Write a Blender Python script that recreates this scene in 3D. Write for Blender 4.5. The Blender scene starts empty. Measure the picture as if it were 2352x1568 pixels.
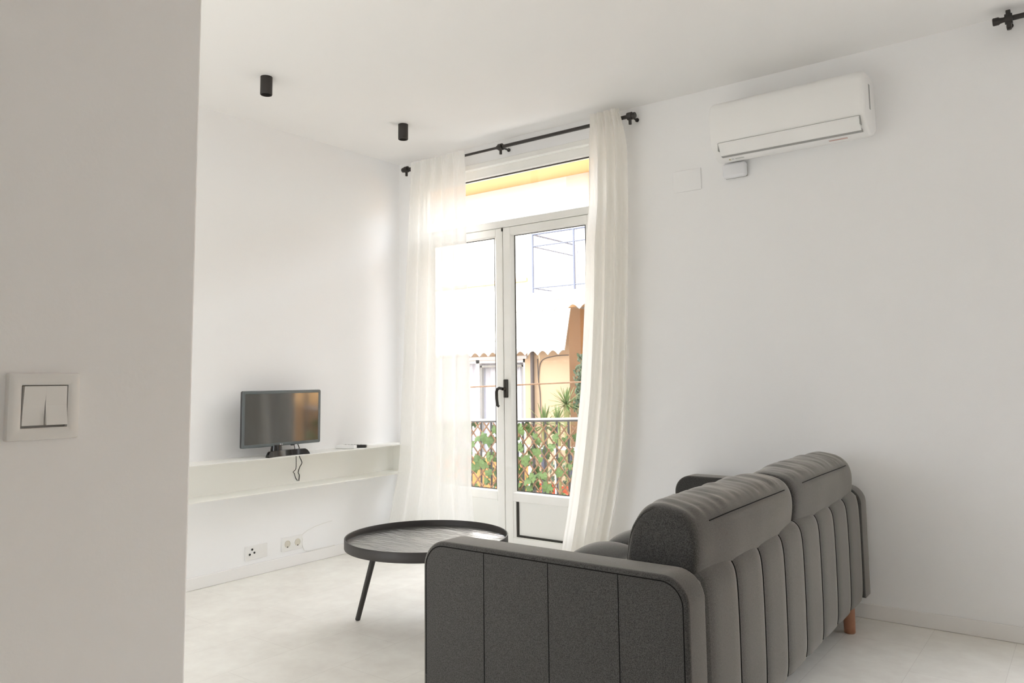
import bpy, bmesh, math, random
from mathutils import Vector, Matrix, noise
SC = bpy.context.scene
COL = SC.collection
PI = math.pi
rnd = random.Random(7)
ORI = {}

# ------------------------------------------------------------------ helpers
class MB:
    def __init__(self):
        self.bm = bmesh.new()
    def poly(self, pts):
        return self.bm.faces.new([self.bm.verts.new(p) for p in pts])
    def box(self, x0, x1, y0, y1, z0, z1, bev=0, seg=2):
        b = bmesh.new()
        bmesh.ops.create_cube(b, size=1)
        for v in b.verts:
            v.co = Vector((x0 if v.co.x < 0 else x1, y0 if v.co.y < 0 else y1, z0 if v.co.z < 0 else z1))
        if bev:
            bmesh.ops.bevel(b, geom=b.edges[:], offset=bev, segments=seg, profile=.5, affect='EDGES')
        self.merge(b)
        return self
    def merge(self, b, mat=None):
        if mat is not None:
            b.transform(mat)
        m = bpy.data.meshes.new('tmp'); b.to_mesh(m); b.free()
        self.bm.from_mesh(m); bpy.data.meshes.remove(m)
        return self
    def loft(self, rings, closed=True, cap0=True, cap1=True):
        rs = [[self.bm.verts.new(p) for p in r] for r in rings]
        n = len(rs[0])
        for a, b in zip(rs, rs[1:]):
            for i in range(n if closed else n - 1):
                j = (i + 1) % n
                self.bm.faces.new((a[i], a[j], b[j], b[i]))
        if closed and cap0: self.bm.faces.new(rs[0][::-1])
        if closed and cap1: self.bm.faces.new(rs[-1])
        return self
    def tube(self, pts, r, seg=8, caps=True):
        pts = [Vector(p) for p in pts]
        rr = r if isinstance(r, (list, tuple)) else [r] * len(pts)
        rings = []
        up = None
        for i, p in enumerate(pts):
            d = (pts[min(i + 1, len(pts) - 1)] - pts[max(i - 1, 0)]).normalized()
            if up is None:
                up = d.orthogonal().normalized()
            up = (up - d * up.dot(d)).normalized()
            s = d.cross(up)
            rings.append([p + (up * math.cos(2 * PI * k / seg) + s * math.sin(2 * PI * k / seg)) * rr[i] for k in range(seg)])
        return self.loft(rings, True, caps, caps)
    def lathe(self, prof, c=(0, 0, 0), seg=48, axis='z', cap0=True, cap1=True):
        rings = []
        for r, h in prof:
            ring = []
            for k in range(seg):
                a = 2 * PI * k / seg
                u, v = r * math.cos(a), r * math.sin(a)
                q = (u, v, h) if axis == 'z' else ((h, u, v) if axis == 'x' else (v, h, u))
                ring.append(Vector(q) + Vector(c))
            rings.append(ring)
        return self.loft(rings, True, cap0, cap1)
    def grid(self, fn, nu, nv, closed_u=False):
        vs = [[self.bm.verts.new(fn(i / nu, j / nv)) for j in range(nv + 1)] for i in range(nu + (0 if closed_u else 1))]
        n = len(vs)
        for i in range(n if closed_u else n - 1):
            for j in range(nv):
                k = (i + 1) % n
                self.bm.faces.new((vs[i][j], vs[k][j], vs[k][j + 1], vs[i][j + 1]))
        return self

def add(name, mb, mat, parent=None, smooth=False, angle=40, recalc=True):
    bm = mb.bm
    if recalc:
        bmesh.ops.recalc_face_normals(bm, faces=bm.faces[:])
    if parent is not None:
        bm.transform(Matrix.Translation(-Vector(ORI[parent.name])))
    me = bpy.data.meshes.new(name); bm.to_mesh(me); bm.free()
    if smooth:
        for p in me.polygons: p.use_smooth = True
        if angle < 180:
            me.set_sharp_from_angle(angle=math.radians(angle))
    me.materials.append(mat)
    o = bpy.data.objects.new(name, me); COL.objects.link(o)
    if parent is not None:
        o.parent = parent; ORI[o.name] = ORI[parent.name]
    else:
        ORI[o.name] = (0, 0, 0)
    return o

def thing(name, label, cat, loc=(0, 0, 0), group=None, kind=None):
    o = bpy.data.objects.new(name, None); o.empty_display_size = .1
    COL.objects.link(o); o.location = loc; ORI[o.name] = tuple(loc)
    return tag(o, label, cat, group, kind)

def tag(o, label=None, cat=None, group=None, kind=None):
    if label: o['label'] = label
    if cat: o['category'] = cat
    if group: o['group'] = group
    if kind: o['kind'] = kind
    return o

def struct(name, mb, mat, label=None, **k):
    o = add(name, mb, mat, **k)
    return tag(o, label, None, None, 'structure')

def moved(o, loc):
    return o

# ------------------------------------------------------------------ materials
def mat(name, col, rough=.6, metal=0, spec=.5, noise=None, bump=None, sheen=0, coat=0):
    m = bpy.data.materials.new(name); m.use_nodes = True
    nt = m.node_tree; b = nt.nodes['Principled BSDF']
    b.inputs['Base Color'].default_value = (*col, 1)
    b.inputs['Roughness'].default_value = rough
    b.inputs['Metallic'].default_value = metal
    b.inputs['Specular IOR Level'].default_value = spec
    b.inputs['Sheen Weight'].default_value = sheen
    b.inputs['Coat Weight'].default_value = coat; b.inputs['Coat Roughness'].default_value = .2; b.inputs['Sheen Roughness'].default_value = .45; b.inputs['Sheen Tint'].default_value = (1, .96, .90, 1)
    tc = nt.nodes.new('ShaderNodeTexCoord')
    if noise:
        scale, col2, detail = noise[:3]
        n = nt.nodes.new('ShaderNodeTexNoise'); n.inputs['Scale'].default_value = scale; n.inputs['Detail'].default_value = detail
        r = nt.nodes.new('ShaderNodeValToRGB')
        lo, hi = noise[3] if len(noise) > 3 else (.35, .65)
        r.color_ramp.elements[0].position = lo; r.color_ramp.elements[1].position = hi
        r.color_ramp.elements[0].color = (*col, 1); r.color_ramp.elements[1].color = (*col2, 1)
        nt.links.new(tc.outputs['Object'], n.inputs['Vector'])
        nt.links.new(n.outputs['Fac'], r.inputs['Fac']); nt.links.new(r.outputs['Color'], b.inputs['Base Color'])
    if bump:
        scale, strength, dist = bump
        n = nt.nodes.new('ShaderNodeTexNoise'); n.inputs['Scale'].default_value = scale; n.inputs['Detail'].default_value = 3
        bp = nt.nodes.new('ShaderNodeBump'); bp.inputs['Strength'].default_value = strength; bp.inputs['Distance'].default_value = dist
        nt.links.new(tc.outputs['Object'], n.inputs['Vector'])
        nt.links.new(n.outputs['Fac'], bp.inputs['Height']); nt.links.new(bp.outputs['Normal'], b.inputs['Normal'])
    return m

M = {}
M['wall'] = mat('wall_paint', (.89, .892, .898), .75, spec=.25, bump=(140, .12, .002))
M['ceil'] = mat('ceiling_paint', (.86, .853, .845), .8, spec=.2)
M['base'] = mat('skirting_white', (.86, .85, .84), .45)
M['pvc'] = mat('white_frame', (.86, .86, .83), .35, noise=(6, (.89, .885, .86), 2))
M['panelw'] = mat('white_door_panel', (.86, .86, .83), .45)
M['plastic'] = mat('white_plastic', (.82, .815, .80), .35)
M['acw'] = mat('aircon_white', (.88, .88, .87), .35)
M['cool'] = mat('cool_white_plastic', (.80, .81, .84), .4)
M['black'] = mat('matte_black', (.018, .016, .015), .5)
M['blackmetal'] = mat('black_metal', (.035, .031, .029), .45, spec=.4)
M['gasket'] = mat('dark_gasket', (.03, .028, .022), .7)
M['bronze'] = mat('dark_bronze', (.03, .026, .022), .3, metal=.3)
M['slate'] = mat('slate_bezel', (.115, .135, .142), .3)
M['darkslate'] = mat('dark_bezel_edge', (.035, .036, .038), .4)
M['glossblack'] = mat('gloss_black', (.012, .010, .010), .12)
M['screen'] = mat('screen_glass', (.026, .025, .023), .08, spec=1.0)
M['screen'].node_tree.nodes['Principled BSDF'].inputs['IOR'].default_value = 1.68
M['silver'] = mat('silver_logo', (.85, .85, .85), .3)
M['grey'] = mat('grey_vent', (.35, .35, .34), .6)
M['holes'] = mat('dark_holes', (.02, .02, .018), .5)
M['socketin'] = mat('socket_inset', (.66, .63, .55), .5)
M['shelf'] = mat('shelf_steel', (.885, .88, .845), .5)
M['whitecable'] = mat('white_cable', (.76, .75, .72), .5)
M['redlab'] = mat('sticker_red', (.62, .42, .38), .5)
M['greylab'] = mat('sticker_grey', (.60, .62, .60), .5)
M['yellowlab'] = mat('sticker_yellow', (.45, .38, .10), .5)
M['legwood'] = mat('warm_beech', (.33, .15, .085), .45, noise=(30, (.39, .185, .11), 3))
M['fabric'] = mat('charcoal_melange', (.026, .0255, .025), .95, spec=.1, sheen=.62,
                  noise=(370, (.088, .086, .083), 4, (.34, .70)), bump=(700, .35, .0012))
M['thread'] = mat('black_thread', (.012, .011, .011), .9, spec=.1)
M['button'] = mat('dark_button', (.012, .010, .010), .25)
M['mortar'] = mat('balcony_slab', (.40, .36, .32), .8)
M['rail'] = mat('railing_grey', (.10, .10, .105), .35, spec=.6)
M['lath'] = mat('willow_lath', (.40, .235, .135), .7, noise=(60, (.29, .165, .095), 2))
M['leaf'] = mat('ivy_green', (.11, .21, .06), .5, noise=(9, (.21, .33, .11), 2))
M['leafdark'] = mat('creeper_green', (.06, .115, .055), .5, noise=(7, (.15, .19, .12), 2))
M['yucca'] = mat('yucca_green', (.12, .22, .06), .5, noise=(8, (.28, .34, .14), 2))
M['trunk'] = mat('plant_trunk', (.30, .30, .12), .8)
M['terra'] = mat('terracotta', (.70, .16, .07), .7)
M['orange'] = mat('ochre_render', (.62, .455, .305), .85, noise=(1.5, (.65, .48, .33), 4))
M['ochredeep'] = mat('deep_ochre_render', (.62, .37, .165), .85)
M['plinth'] = mat('orange_plinth', (.70, .30, .09), .85)
M['upper'] = mat('white_lime_render', (.72, .71, .69), .85)
M['cream'] = mat('cream_render', (.62, .595, .55), .85)
M['awn'] = mat('white_awning', (.80, .79, .77), .8)
M['outwhite'] = mat('outside_white', (.74, .73, .76), .5)
M['outgrey'] = mat('outside_bluegrey', (.075, .085, .13), .5)
M['pipe'] = mat('drain_pipe', (.12, .10, .10), .5)
M['netcurt'] = mat('net_curtain', (.62, .63, .70), .8)
M['outpane'] = mat('street_window_glass', (.30, .30, .25), .15)

def floor_mat():
    m = mat('pale_stone_tile', (.82, .805, .76), .42, spec=.4)
    nt = m.node_tree; b = nt.nodes['Principled BSDF']; L = nt.links.new
    tc = nt.nodes.new('ShaderNodeTexCoord')
    def N(scale, det, rough=.6):
        n = nt.nodes.new('ShaderNodeTexNoise'); n.inputs['Scale'].default_value = scale
        n.inputs['Detail'].default_value = det; n.inputs['Roughness'].default_value = rough
        L(tc.outputs['Object'], n.inputs['Vector']); return n
    mp = nt.nodes.new('ShaderNodeMapping'); mp.inputs['Rotation'].default_value = (0, 0, PI / 2)
    L(tc.outputs['Object'], mp.inputs['Vector'])
    br = nt.nodes.new('ShaderNodeTexBrick'); br.inputs['Scale'].default_value = 1.0
    br.inputs['Brick Width'].default_value = .61; br.inputs['Row Height'].default_value = .305
    br.inputs['Mortar Size'].default_value = .0012; br.inputs['Mortar Smooth'].default_value = .3
    br.inputs['Color1'].default_value = (.92, .91, .872, 1); br.inputs['Color2'].default_value = (.95, .94, .905, 1)
    br.inputs['Mortar'].default_value = (.80, .785, .75, 1)
    L(mp.outputs['Vector'], br.inputs['Vector'])
    n1 = N(3.0, 8, .62); n2 = N(14, 6)
    r = nt.nodes.new('ShaderNodeValToRGB')
    r.color_ramp.elements[0].position = .3; r.color_ramp.elements[1].position = .7
    r.color_ramp.elements[0].color = (.83, .805, .79, 1); r.color_ramp.elements[1].color = (1, 1, .985, 1)
    mx = nt.nodes.new('ShaderNodeMath'); mx.operation = 'MULTIPLY_ADD'; mx.inputs[1].default_value = .35
    L(n2.outputs['Fac'], mx.inputs[0])
    m2 = nt.nodes.new('ShaderNodeMath'); m2.operation = 'MULTIPLY'; m2.inputs[1].default_value = .65
    L(n1.outputs['Fac'], m2.inputs[0]); L(m2.outputs[0], mx.inputs[2]); L(mx.outputs[0], r.inputs['Fac'])
    mul = nt.nodes.new('ShaderNodeMix'); mul.data_type = 'RGBA'; mul.blend_type = 'MULTIPLY'; mul.inputs['Factor'].default_value = 1
    L(br.outputs['Color'], mul.inputs['A']); L(r.outputs['Color'], mul.inputs['B']); L(mul.outputs['Result'], b.inputs['Base Color'])
    bp = nt.nodes.new('ShaderNodeBump'); bp.inputs['Strength'].default_value = .08; bp.inputs['Distance'].default_value = .003
    L(n2.outputs['Fac'], bp.inputs['Height']); L(bp.outputs['Normal'], b.inputs['Normal'])
    return m
M['floor'] = floor_mat()

def tray_mat():
    m = mat('black_ash_veneer', (.040, .038, .033), .2, spec=1.0, coat=1.0)
    m.node_tree.nodes['Principled BSDF'].inputs['IOR'].default_value = 1.7
    nt = m.node_tree; b = nt.nodes['Principled BSDF']; L = nt.links.new
    tc = nt.nodes.new('ShaderNodeTexCoord')
    mp = nt.nodes.new('ShaderNodeMapping'); mp.inputs['Rotation'].default_value = (0, 0, math.radians(38)); mp.inputs['Scale'].default_value = (.9, 8, 1)
    L(tc.outputs['Object'], mp.inputs['Vector'])
    w = nt.nodes.new('ShaderNodeTexNoise'); w.inputs['Scale'].default_value = 2.2; w.inputs['Detail'].default_value = 2.5; w.inputs['Distortion'].default_value = .5
    L(mp.outputs['Vector'], w.inputs['Vector'])
    s = nt.nodes.new('ShaderNodeMath'); s.operation = 'MULTIPLY'; s.inputs[1].default_value = 40
    L(w.outputs['Fac'], s.inputs[0])
    sn = nt.nodes.new('ShaderNodeMath'); sn.operation = 'SINE'; L(s.outputs[0], sn.inputs[0])
    r = nt.nodes.new('ShaderNodeValToRGB'); r.color_ramp.elements[0].position = .2; r.color_ramp.elements[1].position = 1
    r.color_ramp.elements[0].color = (.050, .048, .042, 1); r.color_ramp.elements[1].color = (.022, .021, .018, 1)
    L(sn.outputs[0], r.inputs['Fac']); L(r.outputs['Color'], b.inputs['Base Color'])
    bp = nt.nodes.new('ShaderNodeBump'); bp.inputs['Strength'].default_value = .34; bp.inputs['Distance'].default_value = .0014
    L(sn.outputs[0], bp.inputs['Height']); L(bp.outputs['Normal'], b.inputs['Normal']); L(bp.outputs['Normal'], b.inputs['Coat Normal'])
    return m
M['tray'] = tray_mat()

def glass_mat():
    m = bpy.data.materials.new('window_pane'); m.use_nodes = True
    nt = m.node_tree; nt.nodes.clear(); L = nt.links.new
    o = nt.nodes.new('ShaderNodeOutputMaterial'); t = nt.nodes.new('ShaderNodeBsdfTransparent')
    t.inputs['Color'].default_value = (.97, .98, .97, 1)
    g = nt.nodes.new('ShaderNodeBsdfGlossy'); g.inputs['Roughness'].default_value = .02
    # thin-pane reflectance: Schlick on the angle to the pane, the same from both faces
    ge = nt.nodes.new('ShaderNodeNewGeometry'); dt = nt.nodes.new('ShaderNodeVectorMath'); dt.operation = 'DOT_PRODUCT'
    L(ge.outputs['Normal'], dt.inputs[0]); L(ge.outputs['Incoming'], dt.inputs[1])
    def mth(op, a, b_=None):
        n = nt.nodes.new('ShaderNodeMath'); n.operation = op
        for i, v in enumerate((a, b_)):
            if v is None: continue
            if isinstance(v, (int, float)): n.inputs[i].default_value = v
            else: L(v, n.inputs[i])
        return n.outputs[0]
    fr_ = mth('ADD', mth('MULTIPLY', mth('POWER', mth('SUBTRACT', 1.0, mth('ABSOLUTE', dt.outputs['Value'])), 5.0), .96), .04)
    mx = nt.nodes.new('ShaderNodeMixShader')
    L(fr_, mx.inputs['Fac']); L(t.outputs[0], mx.inputs[1]); L(g.outputs[0], mx.inputs[2]); L(mx.outputs[0], o.inputs['Surface'])
    return m
M['glass'] = glass_mat()

def sheer_mat(name, col, transp, transl):
    m = bpy.data.materials.new(name); m.use_nodes = True
    nt = m.node_tree; nt.nodes.clear(); L = nt.links.new
    o = nt.nodes.new('ShaderNodeOutputMaterial')
    tc = nt.nodes.new('ShaderNodeTexCoord')
    d = nt.nodes.new('ShaderNodeBsdfDiffuse'); d.inputs['Color'].default_value = (*col, 1)
    tl = nt.nodes.new('ShaderNodeBsdfTranslucent'); tl.inputs['Color'].default_value = (*col, 1)
    tr = nt.nodes.new('ShaderNodeBsdfTransparent'); tr.inputs['Color'].default_value = (1, .99, .97, 1)
    a = nt.nodes.new('ShaderNodeMixShader'); a.inputs['Fac'].default_value = transl
    L(d.outputs[0], a.inputs[1]); L(tl.outputs[0], a.inputs[2])
    b = nt.nodes.new('ShaderNodeMixShader')
    n = nt.nodes.new('ShaderNodeTexNoise'); n.inputs['Scale'].default_value = 60; n.inputs['Detail'].default_value = 4
    mp = nt.nodes.new('ShaderNodeMapping'); mp.inputs['Scale'].default_value = (3, 3, .4)
    L(tc.outputs['Object'], mp.inputs['Vector']); L(mp.outputs['Vector'], n.inputs['Vector'])
    mr = nt.nodes.new('ShaderNodeMapRange'); mr.inputs['From Min'].default_value = .3; mr.inputs['From Max'].default_value = .7
    mr.inputs['To Min'].default_value = transp * .85; mr.inputs['To Max'].default_value = transp * 1.15
    L(n.outputs['Fac'], mr.inputs['Value']); L(mr.outputs['Result'], b.inputs['Fac'])
    L(a.outputs[0], b.inputs[1]); L(tr.outputs[0], b.inputs[2]); L(b.outputs[0], o.inputs['Surface'])
    return m
M['sheer'] = sheer_mat('sheer_voile', (.93, .925, .905), .10, .20)
M['sheer2'] = sheer_mat('gathered_voile', (.94, .925, .89), .06, .55)

# ------------------------------------------------------------------ room shell
H = 2.70
RX, RY = 6.0, -5.6
D1 = (.16, 1.685); D2 = (4.00, 5.75); DH = 2.55

def holed(mk, a0, a1, z0, z1, holes):
    """boxes that fill the rectangle a0..a1, z0..z1 around holes (a, b, lo, hi)"""
    xs = a0
    for (a, b, lo, hi) in sorted(holes):
        mk(xs, a, z0, z1)
        if lo > z0: mk(a, b, z0, lo)
        if hi < z1: mk(a, b, hi, z1)
        xs = b
    mk(xs, a1, z0, z1)

mb = MB().box(-.2, RX + .2, RY - .2, .15, -.12, 0); struct('floor', mb, M['floor'])
mb = MB().box(-.2, RX + .2, RY - .2, .15, H, H + .2); struct('ceiling', mb, M['ceil'])
mb = MB(); holed(lambda a, b, lo, hi: mb.box(a, b, 0, .15, lo, hi), -.2, RX + .2, 0, H, [(*D1, 0, DH), (*D2, 0, DH)])
struct('wall_back', mb, M['wall'])
mb = MB().box(-.2, 0, RY - .2, 0, 0, H); struct('wall_left', mb, M['wall'])
mb = MB().box(2.83, 2.93, RY, -3.328, 0, H, .004, 1); struct('wall_partition', mb, M['wall'])
struct('wall_added_corridor', MB().box(4.95, 5.05, RY, -2.9, 0, H), M['wall'])  # unseen wall, added and cut to length to hold light off the partition
REARW_ADDED = [(.25, 1.95, .35, 1.95)]  # rear opening added out of view, to bring in daylight
RIGHTW = []
mb = MB(); holed(lambda a, b, lo, hi: mb.box(a, b, RY - .2, RY, lo, hi), -.2, RX + .2, 0, H, REARW_ADDED); struct('wall_rear', mb, M['wall'])
mb = MB(); holed(lambda a, b, lo, hi: mb.box(RX, RX + .2, a, b, lo, hi), RY, 0, 0, H, RIGHTW); struct('wall_right', mb, M['wall'])
# skirting boards with a small eased top edge
def skirting(name, x0, x1, y0, y1):
    return struct(name, MB().box(x0, x1, y0, y1, .0005, .068, .003, 2), M['base'])
skirting('baseboard_back', D1[1] + .02, D2[0] - .02, -.012, 0)
skirting('baseboard_left', 0, .012, RY, -.002)
skirting('baseboard_partition', 2.93, 2.942, RY, -3.334)

# ------------------------------------------------------------------ French balcony door
def french_door(name, x0, x1, sp, detail=True):
    root = thing(name, None, None, ((x0 + x1) / 2, .06, 0), kind='structure')
    f = MB()
    f.box(x0, x0 + .05, .035, .11, 0, DH - .0, .003, 1).box(x1 - .05, x1, .035, .11, 0, DH, .003, 1)
    f.box(x0 + .05, x1 - .05, .035, .11, 2.487, DH, .003, 1)
    f.box(x0 + .05, x1 - .05, .035, .11, 2.124, 2.173, .004, 1)
    f.box(x0 + .05, x1 - .05, .03, .12, 0, .055, .003, 1)
    add('door_frame', f, M['pvc'], root)
    t = MB().box(x0 - .03, x1 + .03, -.006, .034, DH - .008, DH + .028, .003, 1)
    add('head_trim', t, M['pvc'], root)
    g = MB().box(x0 + .05, x1 - .05, .064, .07, 2.173, 2.487); add('transom_pane', g, M['glass'], root)
    k = MB().box(x0 + .05, x1 - .05, .060, .074, 2.482, 2.4868).box(x0 + .0505, x0 + .054, .06, .074, 2.173, 2.48).box(x1 - .054, x1 - .0505, .06, .074, 2.173, 2.48)
    add('transom_gasket', k, M['gasket'], root)
    for side in (0, 1):
        a, b = (x0 + .052, sp - .002) if side == 0 else (sp + .002, x1 - .052)
        s = .057 if side == 0 else .061
        lf = MB()
        ls, rs = (.06, s) if side == 0 else (s, .06)
        lf.box(a, a + ls, .04, .10, .058, 2.121, .003, 1).box(b - rs, b, .04, .10, .058, 2.121, .003, 1)
        lf.box(a + ls, b - rs, .04, .10, 2.072, 2.121, .003, 1)
        lf.box(a + ls, b - rs, .04, .10, .350, .405, .003, 1)
        lf.box(a + ls, b - rs, .04, .10, .058, .125, .003, 1)
        leaf = add('door_leaf', lf, M['pvc'], root)
        ga, gb = a + ls, b - rs
        # chamfered glazing beads
        bd = MB(); w = .020; z0, z1 = .405, 2.072
        def bead(p, q, r_, s_): bd.poly([p, q, r_, s_])
        y0, y1 = .044, .058
        O = [(ga, y0, z0), (gb, y0, z0), (gb, y0, z1), (ga, y0, z1)]
        I = [(ga + w, y1, z0 + w * .4), (gb - w, y1, z0 + w * .4), (gb - w, y1, z1 - w * .4), (ga + w, y1, z1 - w * .4)]
        B = [(p[0], .066, p[2]) for p in I]
        for i in range(4):
            j = (i + 1) % 4
            bd.poly([O[i], O[j], I[j], I[i]]); bd.poly([I[i], I[j], B[j], B[i]])
        add('glazing_bead', bd, M['pvc'], leaf)
        gk = MB()
        gk.box(ga + w, ga + w + .005, .058, .066, z0 + w * .4, z1 - w * .4)
        gk.box(gb - w - .005, gb - w, .058, .066, z0 + w * .4, z1 - w * .4)
        gk.box(ga + w, gb - w, .058, .066, z0 + w * .4, z0 + w * .4 + .004)
        gk.box(ga + w, gb - w, .058, .066, z1 - w * .4 - .004, z1 - w * .4)
        add('pane_gasket', gk, M['gasket'], leaf)
        add('pane', MB().box(ga + .005, gb - .005, .066, .072, z0, z1), M['glass'], leaf)
        if side == 0:
            pn = MB().box(ga, gb, .052, .08, .125, .350).box(ga, gb - .004, .044, .06, .340, .352)
            add('lower_panel', pn, M['panelw'], leaf)
        else:
            add('lower_panel', MB().box(ga, gb, .060, .085, .125, .350), M['panelw'], leaf)
            lg = MB().box(ga + .019, ga + .034, .052, .062, .129, .349).box(ga + .034, gb - .02, .052, .062, .129, .141)
            add('panel_gasket', lg, M['gasket'], leaf)
            bb = MB().box(ga, ga + .019, .046, .062, .125, .350, .002, 1).box(ga, gb, .046, .062, .117, .129, .002, 1)
            add('panel_bead', bb, M['pvc'], leaf)
            h = MB().box(sp + .004, sp + .036, .026, .041, 1.005, 1.123, .004, 2)
            hp = add('handle_plate', h, M['bronze'], leaf, smooth=True)
            lv = MB()
            lv.tube([(sp + .020, .03, 1.062), (sp + .020, -.004, 1.062)], .010, 12)
            lv.tube([(sp + .022, -.006, 1.064), (sp + .002, -.012, 1.068), (sp - .014, -.014, 1.060), (sp - .020, -.014, 1.044), (sp - .019, -.014, 1.0), (sp - .014, -.012, .958), (sp - .006, -.006, .948)],
                    [.009, .010, .0105, .0105, .0105, .010, .008], 12)
            add('handle', lv, M['bronze'], leaf, smooth=True)
            add('top_latch', MB().box(sp - .006, sp + .004, .034, .04, 2.098, 2.121), M['gasket'], leaf)
    add('meeting_gap', MB().box(sp - .0035, sp + .0035, .05, .09, .06, 2.12), M['gasket'], root)
    return root
french_door('door_1', D1[0], D1[1], .922)
french_door('unseen_door', D2[0], D2[1], 4.875)  # unseen door under the second rod, added to let in daylight
# windows added in the unseen walls for light get plain frames
def unseen_window(name, pts, axis):
    root = thing(name, None, None, kind='structure')
    a, b, lo, hi = pts
    f = MB()
    for (p, q, r_, s_) in [(a, a + .05, lo, hi), (b - .05, b, lo, hi), ((a + b) / 2 - .03, (a + b) / 2 + .03, lo, hi), (a, b, lo, lo + .05), (a, b, hi - .05, hi)]:
        f.box(p, q, RY - .14, RY - .08, r_, s_) if axis == 'y' else f.box(RX + .08, RX + .14, p, q, r_, s_)
    add('window_frame', f, M['pvc'], root)
    g = MB().box(a + .05, b - .05, RY - .113, RY - .107, lo + .05, hi - .05) if axis == 'y' else MB().box(RX + .107, RX + .113, a + .05, b - .05, lo + .05, hi - .05)
    add('pane', g, M['glass'], root)
struct('wall_shade_parapet', MB().box(-9, 9, -.25, .15, H + .2, 4.55).box(-9, -.2, -.25, .15, -3, H + .2).box(RX + .2, 12, -.25, .15, -3, H + .2), M['cream'])  # unseen block added above the room, its height shades the lower front opposite
for i, w in enumerate(REARW_ADDED): unseen_window('window_%d' % (i + 1), w, 'y')
for i, w in enumerate(RIGHTW): unseen_window('window_%d' % (i + 3), w, 'x')

# ------------------------------------------------------------------ curtains and rods
def interp(tab, z):
    tab = sorted(tab)
    if z <= tab[0][0]: return tab[0][1]
    for (a, xa), (b, xb) in zip(tab, tab[1:]):
        if z <= b:
            t = (z - a) / (b - a); return xa + (xb - xa) * t
    return tab[-1][1]
def smoothtab(tab, z):
    return (interp(tab, z - .05) + interp(tab, z) * 2 + interp(tab, z + .05)) / 4
def curtain(name, label, left, right, ztop, folds, amp0, amp1, m, seed, ybase=-.132):
    r = random.Random(seed)
    ph = [r.uniform(0, 6.28) for _ in range(4)]
    hem = .012
    def fn(u, v):
        z = hem + (ztop - hem) * v
        zt = z
        xl, xr = smoothtab(left, z), smoothtab(right, z)
        head = max(0, (z - (ztop - .16)) / .16)
        t = 1 - v
        uu = u + .028 * math.sin(2 * PI * u * 2 + ph[0] + t * .8) * t
        a = amp0 + (amp1 - amp0) * (t ** .8)
        w = 2 * PI * folds * uu + ph[1] + .5 * math.sin(3 * t + ph[2])
        y = a * (math.sin(w) + .35 * math.sin(2.0 * w + ph[3] + t * 2)) * (1 - .55 * head)
        # pinch pleats under the heading tape
        y += .010 * head * math.sin(2 * PI * u * folds * 3 + ph[2])
        x = xl + (xr - xl) * (u + .018 * math.cos(w) * (1 - head) * min(1, 4 * u) * min(1, 4 * (1 - u)))
        zz = z + (.006 * math.sin(2 * PI * u * folds * 3 + ph[2]) * head if v > .9 else 0)
        return Vector((x, ybase + y, zz))
    mbx = MB().grid(fn, 150, 110)
    o = add(name, mbx, m, smooth=True, angle=180, recalc=False)
    return tag(o, label, 'curtain', 'sheer curtains of the balcony door')
def sh(tab):   # tables were read on the rod's plane; the cloth hangs a little in front of it
    return [(1.1285 + .9897 * (z - 1.1285), 4.0 - .9897 * (4.0 - x)) for x, z in tab]
LL = sh([(.225, 2.70), (.222, 2.6), (.205, 2.27), (.185, 1.83), (.172, 1.345), (.152, .86), (.132, .50), (.086, .32), (.042, .14), (.015, 0)])
LR = sh([(.690, 2.70), (.693, 2.6), (.696, 2.05), (.711, 1.47), (.724, 1.185), (.735, .747), (.731, .43), (.752, .227), (.78, 0)])
RL = sh([(1.692, 2.7), (1.690, 2.4), (1.685, 2.14), (1.656, 1.91), (1.648, 1.60), (1.627, 1.30), (1.606, 1.045), (1.570, .79), (1.535, .566), (1.497, .338), (1.447, .114), (1.42, 0)])
RR = sh([(1.875, 2.7), (1.905, 2.6), (1.93, 2.46), (1.928, 2.03), (1.914, 1.535), (1.894, 1.045), (1.877, .80), (1.852, .61), (1.814, .416), (1.773, .257), (1.735, 0)])
curtain('curtain', 'wide translucent white curtain at the corner beside the wall shelf', LL, LR, 2.645, 4.5, .022, .034, M['sheer'], 5)
curtain('curtain', 'narrow gathered cream white curtain hanging beside the air conditioner wall', RL, RR, 2.672, 4, .024, .036, M['sheer2'], 11)

def rod(name, label, x0, x1, z, mids, step=None):
    y = -.09
    t = thing(name, label, 'curtain rod', (x0, y, z), 'black curtain rods')
    b = MB()
    if step:
        b.tube([(x0 + .03, y, z), (step + .03, y, z)], .0085, 14).tube([(step - .01, y, z), (x1 - .03, y, z)], .0115, 14)
        b.tube([(step - .015, y, z), (step + .012, y, z)], .0125, 14)
    else:
        b.tube([(x0 + .03, y, z), (x1 - .03, y, z)], .0115, 14)
    add('rod', b, M['blackmetal'], t, smooth=True)
    for s, xe in ((1, x0), (-1, x1)):
        f = MB().lathe([(.001, 0), (.015, 0), (.017, s * .003), (.017, s * .022), (.013, s * .028), (.010, s * .045)], (xe, y, z), 20, 'x')
        add('finial', f, M['blackmetal'], t, smooth=True)
    for xm in mids:
        k = MB()
        k.tube([(xm, -.0005, z), (xm, -.006, z)], .012, 20)
        k.tube([(xm, -.005, z), (xm, -.075, z)], .0065, 12)
        if not step: k.box(xm - .009, xm + .009, -.104, -.076, z - .045, z + .036, .002, 1)
        k.lathe([(.0125, -.014), (.022, -.014), (.022, .014), (.0125, .014)], (xm, y, z), 22, 'x', False, False)
        k.tube([(xm, y, z - .018), (xm, y, z - .048)], .009, 12)
        add('bracket', k, M['blackmetal'], t, smooth=True)
    return t
rod('curtain_rod', 'long black curtain rod above the glazed balcony door', .125, 1.99, 2.621, [.165, 1.015, 1.955], 1.0)
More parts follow.
